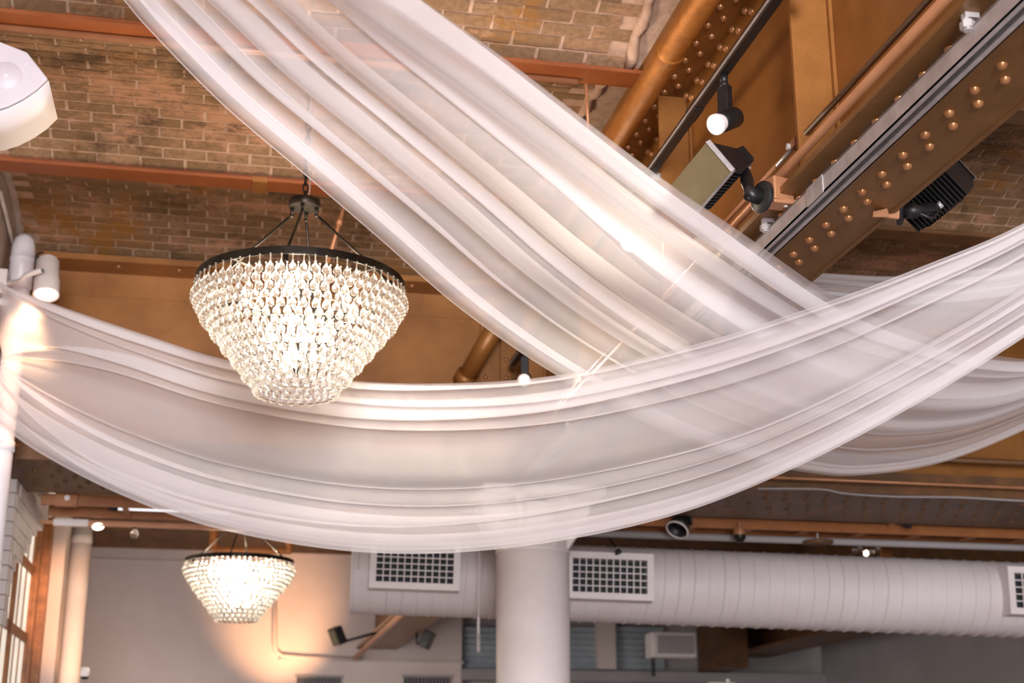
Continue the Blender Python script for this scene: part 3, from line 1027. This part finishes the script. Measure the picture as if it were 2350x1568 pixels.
# white uplight / spot on bracket
SD = 8.3
SP = at(108, 640, D=SD)
t = thing('wall_spotlight', 'white cylindrical spotlight on a yoke glowing warm at the drape corner', 'spotlight', V((SP.x, SP.y, SP.z - .12)))
ax = (at(104, 688, D=SD - .12) - at(110, 590, D=SD + .05)).normalized()
fr = frame(ax)
MB().lathe([(0, -.140), (.055, -.138), (.066, -.122), (.069, .0), (.074, .012), (.074, .104)], SP, 28, fr).build('head', 'white', t, 'auto')
MB().lathe([(.074, .104), (.076, .116), (.071, .120), (.062, .11)], SP, 28, fr).build('rim', 'white', t, True)
MB().lathe([(0, .108), (.068, .108)], SP, 24, fr).build('lens', 'warmface', t)
yk = [V((WX + .06, PY - .15, SP.z + .005)), at(45, 646, D=SD - .06), at(62, 632, D=SD - .10), at(96, 620, D=SD - .11)]
MB().tube(catmull(yk, 14), [.017] * 14, 8).build('yoke', 'white', t, True)
MB().cyl(at(96, 621, D=SD - .08), at(98, 621, D=SD - .12), .01, seg=8).build('pivot_screw', 'black', t)
MB().span((WX, PY - .20, SP.z - .07), (WX + .07, PY - .12, SP.z + .08)).build('wall_plate', 'white', t, bevel=.006)
MB().tube(catmull([at(84, 625, D=SD + .05), at(82, 600, D=SD + .06), at(88, 582, D=SD + .06), at(100, 580, D=SD + .06)], 12), .007, 6).build('lead', 'black', t, True)
light('SPOT', 'wall_spot_beam', SP + ax * .14, SP + ax * .14 + V((-.42, .0, -1)), 48, (1, .58, .32), 0.05, spot=88, blend=0.8)
# big white loudspeaker lying along the wall
SY = 5.05
pf = [at(-75, 78, Y=SY), at(0, 95, Y=SY), at(62, 119, Y=SY), at(110, 180, Y=SY)]
pc = [at(x, y, Y=SY) for x, y in ((110, 180), (84, 205), (52, 227), (18, 244), (-20, 256), (-70, 262))]
endp = at(130, 290, X=pf[3].x)
Lz = endp.y - SY
t = thing('loudspeaker', 'large white angled loudspeaker mounted high under the brick vault', 'speaker', V((pf[0].x, SY + Lz / 2, pc[-1].z)))
MB().prism(pf + pc[1:], (0, Lz, 0)).build('cabinet', 'speaker', t, bevel=.006)
cc = V((sum(p.x for p in pc) / 6, 0, sum(p.z for p in pc) / 6))
grl = MB()
outn = V((.45, 0, -.9)).normalized()
rows = []
for p in pc:
    rows.append([p + outn * .006 + V((0, .012, 0)), p + outn * .006 + V((0, Lz - .012, 0))])
g = grl.grid(rows).build('front_grille', 'grille', t, True)
sd = g.modifiers.new('solid', 'SOLIDIFY')
sd.thickness = .004
MB().cyl(at(14, 174, Y=SY - .004), at(14, 174, Y=SY + .004), .006, seg=10).build('screw', 'steel', t)
MB().lathe([(0, .003), (.055, .003), (.058, 0)], at(14, 174, Y=SY), 28, frame((0, -1, 0))).build('pivot_disc', 'speaker', t, True)
MB().cyl(at(60, 148, Y=SY - .003), at(60, 148, Y=SY + .003), .003, seg=8).build('screw', 'steel', t)
MB().span((WX, SY + .1, pf[1].z - .25), (pf[0].x + .02, SY + .25, pf[1].z - .05)).build('wall_bracket', 'white', t)

# window with oak frame in the left wall
wx = WX - .2
w = struct(MB().span((wx - .05, WY0, .9), (wx - .03, WY1, 3.95)).build('window_1', 'pane'))
n = 3
step = (WY1 - .35 - WY0) / n
for k in range(n + 1):
    y = WY0 + step * k
    MB().span((wx - .03, y, .9), (wx - .002, y + .10, 3.95)).build('mullion', 'wood', w)
    if k < n:
        for q in (1, 2):
            yy = y + .10 + (step - .10) * q / 3
            MB().span((wx - .03, yy - .018, .9), (wx - .022, yy + .018, 3.95)).build('glazing_bar', 'wood', w)
for z in (1.5, 2.12, 2.72, 3.3):
    MB().span((wx - .03, WY0, z), (wx - .012, WY1 - .3, z + .08)).build('transom', 'wood', w)
MB().span((wx - .03, WY1 - .34, .9), (wx + .03, WY1 - .24, 3.95)).build('casing', 'wood', w)
MB().span((wx - .03, WY1 - .16, .9), (wx + .09, WY1 - .02, 3.95)).build('casing', 'wood', w)
MB().span((wx - .03, WY0, 3.8), (wx + .02, WY1, 3.95)).build('casing', 'wood', w)
struct(MB().span((wx + .0, WY1 - .02, .9), (WX + .004, WY1 + .31, 4.0)).build('trim_14', 'wall'))
# stepped white brickwork of the window head
steps = [(95, 1225), (83, 1245), (72, 1262), (62, 1275), (52, 1288), (44, 1300), (36, 1318), (28, 1345)]
hd = struct(MB().span((WX, 10.2, 3.72), (WX + .03, 11.9, 4.02)).build('trim_13', 'white'))
ys = [at(x, y, X=WX + .05) for x, y in steps]
ch = .095
for c in range(15):
    z = 2.55 + ch * c
    if z > 3.85:
        break
    ye = ys[-1].y - .06
    for p in ys:
        if p.z <= z + .02:
            ye = max(ye, p.y)
    if z > ys[0].z:
        ye = ys[0].y + .25 * (z - ys[0].z) / ch
    y = 9.76 + (.13 if c % 2 else 0)
    MB().span((WX - .16, 9.70, z + .003), (WX + .045, y - .004, z + ch - .003)).build('brick', 'white', hd)
    while y < ye - .03:
        y2 = min(y + .26, ye)
        MB().span((WX - .16, y, z + .003), (WX + .05, y2 - .004, z + ch - .003)).build('brick', 'white', hd)
        y = y2
# white conduit bend above the steps
cb = [at(38, 1128, D=9.9), at(60, 1100, D=10.15), at(76, 1082, D=10.35), at(90, 1080, D=10.4), at(96, 1092, D=10.4), at(99, 1118, D=10.4), at(100, 1140, D=10.4)]
tag(MB().tube(catmull(cb, 24), .033, 10).build('conduit_bend', 'white', None, True), 'white conduit bending over the stepped brick window head', 'conduit')
# warm lit pipe in the rear corner
c0 = at(181, 1300, Y=14.0)
t = thing('corner_pipe', 'white riser pipe washed in warm light at the rear corner', 'pipe', (c0.x, 14.0, 0))
MB().cyl((c0.x, 14.0, 0), (c0.x, 14.0, 3.92), .10, seg=28).build('pipe', 'white', t, True)
MB().lathe([(.10, 3.74), (.106, 3.745), (.106, 3.81), (.10, 3.815)], (c0.x, 14, 0), 28).build('collar', 'white', t, True)
MB().cyl((c0.x - .15, 13.9, 0), (c0.x - .15, 13.9, 3.92), .03, seg=12).build('side_conduit', 'white', t, True)
light('SPOT', 'corner_uplight', (c0.x + .45, 12.9, 2.3), (c0.x - .02, 14.0, 3.0), 30, (1, .5, .22), .05, spot=50, blend=.6)
# rear lighting bar with a white end and two lamps
zb = at(250, 1203, Y=11.0).z
t = thing('lighting_bar', 'copper coloured lighting bar with a white end cap below the cable ladder', 'track', (0, 11, zb))
MB().span((-1.03, 10.98, zb - .02), (.9, 11.02, zb + .02)).build('bar', 'copper', t)
MB().span((-1.28, 10.975, zb - .025), (-1.03, 11.025, zb + .025)).build('end_cap', 'white', t)
MB().cyl((.7, 11.0, zb), (.7, 11.0, 4.95), .008, seg=6).build('hanger', 'copper', t)
MB().span((WX, 10.985, zb - .012), (-1.27, 11.015, zb + .012)).build('wall_arm', 'copper', t)
P = at(225, 1209, Y=11.0)
t = thing('bar_lamp', 'small glowing warm lamp tilted under the copper lighting bar', 'lamp', P)
MB().lathe([(0, -.03), (.02, -.03), (.045, .0)], P, 16, frame((.1, -.5, -.85))).build('shade', 'white', t, True)
MB().lathe([(0, .0), (.043, .0)], P, 16, frame((.1, -.5, -.85))).build('lens', 'warmface', t)
MB().cyl(P, V((P.x, 11.0, zb - .01)), .006, seg=6).build('stem', 'white', t)
light('SPOT', 'bar_lamp_beam', P + V((.0, .06, -.03)), (c0.x, 14.0, 2.95), 260, (1, .5, .22), .05, spot=34, blend=.8)
P = at(309, 1222, Y=11.0)
t = thing('bar_bulb', 'clear hanging bulb under the copper lighting bar', 'bulb', P)
MB().cyl(P + V((0, 0, .05)), V((P.x, 11.0, zb - .01)), .004, seg=6).build('cord', 'black', t)
MB().lathe([(.012, .06), (.014, .03), (.016, .025)], P, 12).build('socket', 'black', t, True)
MB().lathe([(.012, .03), (.03, .0), (.032, -.02), (.02, -.045), (0, -.05)], P, 14).build('globe', 'glass', t, True)


# ================================================================== CHANDELIERS
dm = MB().lathe([(0, 0), (.004, -.001), (.0046, -.005), (.0028, -.009), (.0031, -.031), (.0048, -.0395), (.0115, -.0465), (.0158, -.0545), (.0172, -.063), (.0158, -.0715), (.0105, -.0775), (0, -.0805)], seg=12)
_d = dm.build('drop_source', 'glass', None, True)
for v in _d.data.vertices:
    v.co += _d.location
DROP = _d.data
bpy.data.objects.remove(_d)


def chandelier(C, label, top, power, parts_max=300):
    """C: centre of the ring"""
    C = V(C)
    t = thing('chandelier', label, 'chandelier', C - V((0, 0, .55)))
    RR = .458
    MB().lathe([(RR - .012, -.004), (RR, -.004), (RR, .028), (RR - .012, .028), (RR - .012, -.004)], C, 72).build('ring_band', 'blackmetal', t, 'auto')
    # slim carrier hoops for every tier
    rad = [.452, .420, .373, .325, .276, .229, .178]
    for i, r in enumerate(rad):
        z = -.004 - .0625 * i
        MB().tube([C + V((r * math.cos(a), r * math.sin(a), z)) for a in [2 * math.pi * k / 48 for k in range(48)]], .003, 5, closed=True).build('tier_hoop', 'blackmetal', t, True)
    for k in range(2):
        a = math.radians(45 + 90 * k)
        d = V((math.cos(a), math.sin(a), 0))
        MB().cyl(C - d * (RR - .01) + V((0, 0, .01)), C + d * (RR - .01) + V((0, 0, .01)), .006, seg=6).build('cross_bar', 'blackmetal', t)
    MB().cyl(C + V((0, 0, .01)), C + V((0, 0, -.39)), .008, seg=8).build('centre_stem', 'blackmetal', t)
    # canopy, rods, chain
    K = C + V((0, 0, .385))
    MB().lathe([(0, .0), (.069, .0), (.072, .004), (.072, .032), (.069, .036), (0, .036)], K, 40).build('canopy', 'blackmetal', t, 'auto')
    for k in range(4):
        a = math.radians(258 + 90 * k)
        d = V((math.cos(a), math.sin(a), 0))
        A = K + d * .055
        B = C + d * .40 + V((0, 0, .02))
        rod = MB().cyl(A + V((0, 0, -.045)) + d * .012, B, .0065, seg=10).build('rod', 'blackmetal', t, True)
        MB().cyl(A, A + V((0, 0, -.03)), .010, .007, seg=10).lathe([(0, .012), (.012, .0), (0, -.012)], A + V((0, 0, -.038)), 10).build('swivel', 'blackmetal', rod, True)
        MB().lathe([(0, .02), (.010, .012), (.013, 0), (.010, -.02), (.012, -.03)], B, 10).build('finial', 'blackmetal', rod, True)
    n = int((top - K.z - .036) / .038)
    for i in range(n):
        c = K + V((0, 0, .036 + .022 + .038 * i))
        s = V((1, .3, 0)).normalized() if i % 2 else V((-.3, 1, 0)).normalized()
        MB().tube([c + s * (.0115 * math.cos(a)) + V((0, 0, .026 * math.sin(a))) for a in [2 * math.pi * q / 12 for q in range(12)]], .0036, 6, closed=True).build('chain_link', 'blackmetal', t, True)
    cord = [K + V((.012 + .008 * math.sin(i * 1.3), -.008 + .008 * math.cos(i * 1.1), .036 + (top - K.z - .036) * i / 16)) for i in range(17)]
    MB().tube(catmull(cord, 60), .0032, 6).build('cord', 'concrete', t, True)
    # bulbs on candle arms
    for lev, (r, z, m) in enumerate(((.25, -.09, 6), (.13, -.22, 4), (.07, -.34, 3))):
        for k in range(m):
            a = 2 * math.pi * k / m + .3 + lev
            d = V((math.cos(a), math.sin(a), 0))
            P = C + d * r + V((0, 0, z))
            MB().tube([C + V((0, 0, z - .03)), C + d * r * .6 + V((0, 0, z - .05)), P + V((0, 0, -.03))], .005, 6).build('bulb_arm', 'blackmetal', t, True)
            MB().lathe([(0, -.03), (.011, -.03), (.011, 0.0), (.017, .015), (.019, .03), (.012, .05), (0, .066)], P, 12).build('bulb', 'bulb', t, True)
    for r, z in ((.26, -.05), (.12, -.22)):
        for k in range(3):
            a = 2 * math.pi * k / 3 + .4
            light('POINT', 'chandelier_glow', C + V((r * math.cos(a), r * math.sin(a), z + .03)), None, power / 6, (1, .83, .62), .03)
    # glass drops, two rows to a tier
    spots = []
    for i, r in enumerate(rad):
        m = round(2 * math.pi * (r + .006) / .0455)
        for row in range(2):
            for k in range(m):
                a = 2 * math.pi * (k + .5 * row) / m
                rr = r + (.008 if row == 0 else -.006)
                spots.append(C + V((rr * math.cos(a), rr * math.sin(a), -.004 - .0625 * i - .032 * row)))
    vd = (C - O)
    vd.z = 0
    vd.normalize()
    spots.sort(key=lambda p: (p - C).dot(vd) / max(.05, ((p - C).xy.length)))
    for p in spots[:parts_max]:
        inst('glass_drop', DROP, p, t, (random.uniform(-.05, .05), random.uniform(-.05, .05), random.uniform(0, 6)))
    rest = MB()
    vs = [v.co.copy() for v in DROP.vertices]
    fs = [tuple(pp.vertices) for pp in DROP.polygons]
    for p in spots[parts_max:]:
        rest.add([v + p for v in vs], fs)
    o = rest.build('glass_drops_behind', 'glass', t, True)
    o['kind'] = 'stuff'
    return t


chandelier((.252, 6.0, 3.672), 'large tiered crystal drop chandelier hanging by a black chain near the draped swags', 4.99, 100)
chandelier((.112, 12.35, 3.36), 'tiered crystal chandelier in the rear room before the white end wall', 4.98, 110)
# warm wall-washer behind the rear chandelier
t = thing('wall_washer', 'small warm wall washer lamp on the end wall near the conduit', 'lamp', (1.05, BACK - 1.5, 2.3))
MB().lathe([(0, -.1), (.06, -.1), (.08, .06), (.07, .06)], (1.05, BACK - 1.5, 2.4), 16).build('housing', 'black', t, True)
MB().span((1.0, BACK - 1.5, 2.3), (1.1, BACK, 2.34)).build('arm', 'black', t)
light('SPOT', 'wall_washer_beam', (1.05, BACK - 1.5, 2.5), (.82, BACK, 3.95), 330, (1, .54, .27), .06, spot=62, blend=1.0)


# ================================================================== CHIFFON SWAGS
def swag(name, label, top, bot, nu, panels, zf, bulge, ov, seed, cluster=None, npp=20, cuts=None):
    """top / bot: edge control points (px, py, depth) -> 3-D edge curves; the cloth between them lies in
    broad panels joined by z-folds whose overlap opens and closes along the length"""
    rnd = random.Random(seed)
    ctlpt = lambda q: V(q[1:]) if q[0] == 'w' else at(q[0], q[1], D=q[2])
    A = catmull([ctlpt(q) for q in top], nu)
    B = catmull([ctlpt(q) for q in bot], nu)
    if cuts is None:
        cuts = [0.0]
        for k in range(panels):
            cuts.append(cuts[-1] + rnd.choice((.35, .6, 1.0, 1.35)) * rnd.uniform(.8, 1.2))
        cuts = [c / cuts[-1] for c in cuts]
    panels = len(cuts) - 1
    nb = [1] + [min(cuts[k] - cuts[k - 1], cuts[k + 1] - cuts[k]) for k in range(1, panels)] + [1]
    par = [[rnd.uniform(0, 6.28) for _ in range(6)] + [rnd.uniform(.5, 1.5) for _ in range(4)] for _ in range(panels + 1)]
    rows = []
    for i in range(nu):
        u = i / (nu - 1)
        a, b = A[i], B[i]
        tg = A[min(i + 1, nu - 1)] - A[max(i - 1, 0)] + B[min(i + 1, nu - 1)] - B[max(i - 1, 0)]
        w = b - a
        wl_ = w.length
        nrm = tg.cross(w).normalized()
        ctl = []
        for k in range(panels):
            p, q = par[k], par[k + 1]
            drift = lambda kk: cuts[kk] + (min(.03, nb[kk] * .4) * (.8 * math.sin(2.6 * par[kk][6] * u + par[kk][0]) + .3 * math.sin(6 * u + par[kk][1])) if 0 < kk < panels else 0)
            olap = lambda kk: (min(ov, nb[kk] * .9) * par[kk][7] * max(0.03, .45 + .55 * math.sin(4.2 * par[kk][8] * u + par[kk][2])) if 0 < kk < panels else 0)
            L_ = drift(k) - olap(k) / 2
            R_ = drift(k + 1) + olap(k + 1) / 2
            wd_ = R_ - L_
            z0 = zf * p[9] if k else 0
            z1 = zf * q[9] if k < panels - 1 else 0
            bu = bulge * wd_ * wl_ * math.sin(3.0 * p[8] * u + p[3]) * 1.6
            b2 = bulge * wd_ * wl_ * .5 * math.sin(5.0 * p[7] * u + p[4])
            ctl += [(L_, z0), (L_ + .06 * wd_, z0 * 1.15), (L_ + .28 * wd_, z0 * .5 + bu * .8 + b2), (L_ + .5 * wd_, bu), (L_ + .74 * wd_, -z1 * .5 + bu * .75 - b2), (L_ + .94 * wd_, -z1 * 1.15), (R_, -z1)]
            if k < panels - 1:
                nx = drift(k + 1) - olap(k + 1) / 2
                ctl.append(((R_ + nx) / 2, 0))
        sec = catmull([(l, z, 0) for l, z in ctl], panels * npp)
        row = []
        m = len(sec)
        for j, c in enumerate(sec):
            v = j / (m - 1)
            l, dep = c.x, c.y
            dep += (.0018 * math.sin(41 * l + 4 * u + seed) + .0008 * math.sin(97 * l - 7 * u + 2 * seed)) * math.sin(math.pi * v)
            dep += .05 * math.sin(math.pi * v)
            if cluster:
                q = min(u / .21, 1)
                q = q * q * (3 - 2 * q)
                l = cluster(v) * (1 - q) + l * q
            row.append(a + w * l + nrm * dep)
        rows.append(row)
    o = MB().grid(rows).build(name, 'chiffon', None, True)
    return tag(o, label, 'drape')


def clus(v):
    if v < .22:
        return .04 * v / .22
    if v < .34:
        return .04 + .53 * (v - .22) / .12
    if v < .72:
        return .57 + .04 * (v - .34) / .38
    return .61 + .39 * (v - .72) / .28


swag('chiffon_swag', 'white chiffon swag tied at the wall pipe and sweeping below the chandelier',
     [(-8, 640, 8.20), (10, 653, 8.16), (130, 700, 7.97), (330, 768, 7.7), (520, 826, 7.4), (800, 873, 6.9), (1060, 879, 6.4), (1300, 858, 5.9), (1600, 789, 5.25), (1900, 692, 4.6), (2130, 606, 4.25), (2350, 512, 4.0), ('w', 2.27, 3.05, 3.17), ('w', 2.48, 2.3, 3.55), ('w', 2.80, 1.5, 4.80)],
     [(-8, 970, 8.22), (10, 984, 8.2), (100, 1045, 8.1), (260, 1128, 7.9), (450, 1200, 7.65), (680, 1250, 7.3), (900, 1271, 6.95), (1130, 1262, 6.5), (1370, 1226, 6.0), (1600, 1166, 5.5), (1850, 1062, 4.95), (2100, 930, 4.55), (2350, 775, 4.2), ('w', 2.42, 3.2, 2.98), ('w', 2.64, 2.4, 3.40), ('w', 2.88, 1.5, 4.80)],
     360, 9, .012, .10, .10, 4, clus, 22, [0, .05, .12, .20, .31, .62, .71, .82, .92, 1])
swag('chiffon_swag', 'white chiffon swag crossing diagonally under the girder behind the other drape',
     [('w', -.75, 2.2, 4.80), ('w', -.2, 2.9, 4.1), (820, -110, 3.85), (970, 0, 4.0), (1180, 150, 4.25), (1500, 395, 4.6), (1700, 533, 4.75), (1930, 690, 4.95), (2120, 770, 5.2), (2300, 818, 5.5), (2450, 815, 5.8), (2700, 720, 6.3), ('w', 5.3, 5.6, 4.2), ('w', 6.0, 5.8, 4.76)],
     [('w', -.85, 2.25, 4.80), ('w', -.78, 3.2, 4.32), (190, -110, 4.35), (283, 0, 4.5), (345, 72, 4.6), (510, 240, 4.8), (700, 402, 5.0), (870, 548, 5.3), (1060, 712, 5.7), (1270, 857, 6.15), (1500, 978, 6.4), (1700, 1052, 6.6), (1850, 1084, 6.8), (1975, 1091, 6.9), (2160, 1062, 7.0), (2350, 988, 7.1), (2500, 905, 7.2), (2700, 770, 7.2), ('w', 5.35, 5.9, 3.95), ('w', 6.02, 5.9, 4.76)],
     380, 9, .012, .11, .10, 8, None, 22, [0, .09, .19, .30, .50, .58, .68, .80, .94, 1])
swag('chiffon_swag', 'white chiffon drape hung between the riveted girder and the dark joists',
     [('w', 2.03, 7.3, 4.2), (1700, 600, 7.6), (1800, 622, 7.8), (1900, 628, 8.0), (2080, 634, 8.2), (2300, 610, 8.4), (2500, 560, 8.6), ('w', 5.6, 7.2, 4.76)],
     [('w', 2.03, 7.35, 4.15), (1700, 650, 7.7), (1800, 672, 7.9), (1900, 690, 8.1), (2080, 700, 8.3), (2300, 680, 8.5), (2500, 640, 8.7), ('w', 5.62, 7.3, 4.76)],
     80, 4, .012, .2, .1, 5)
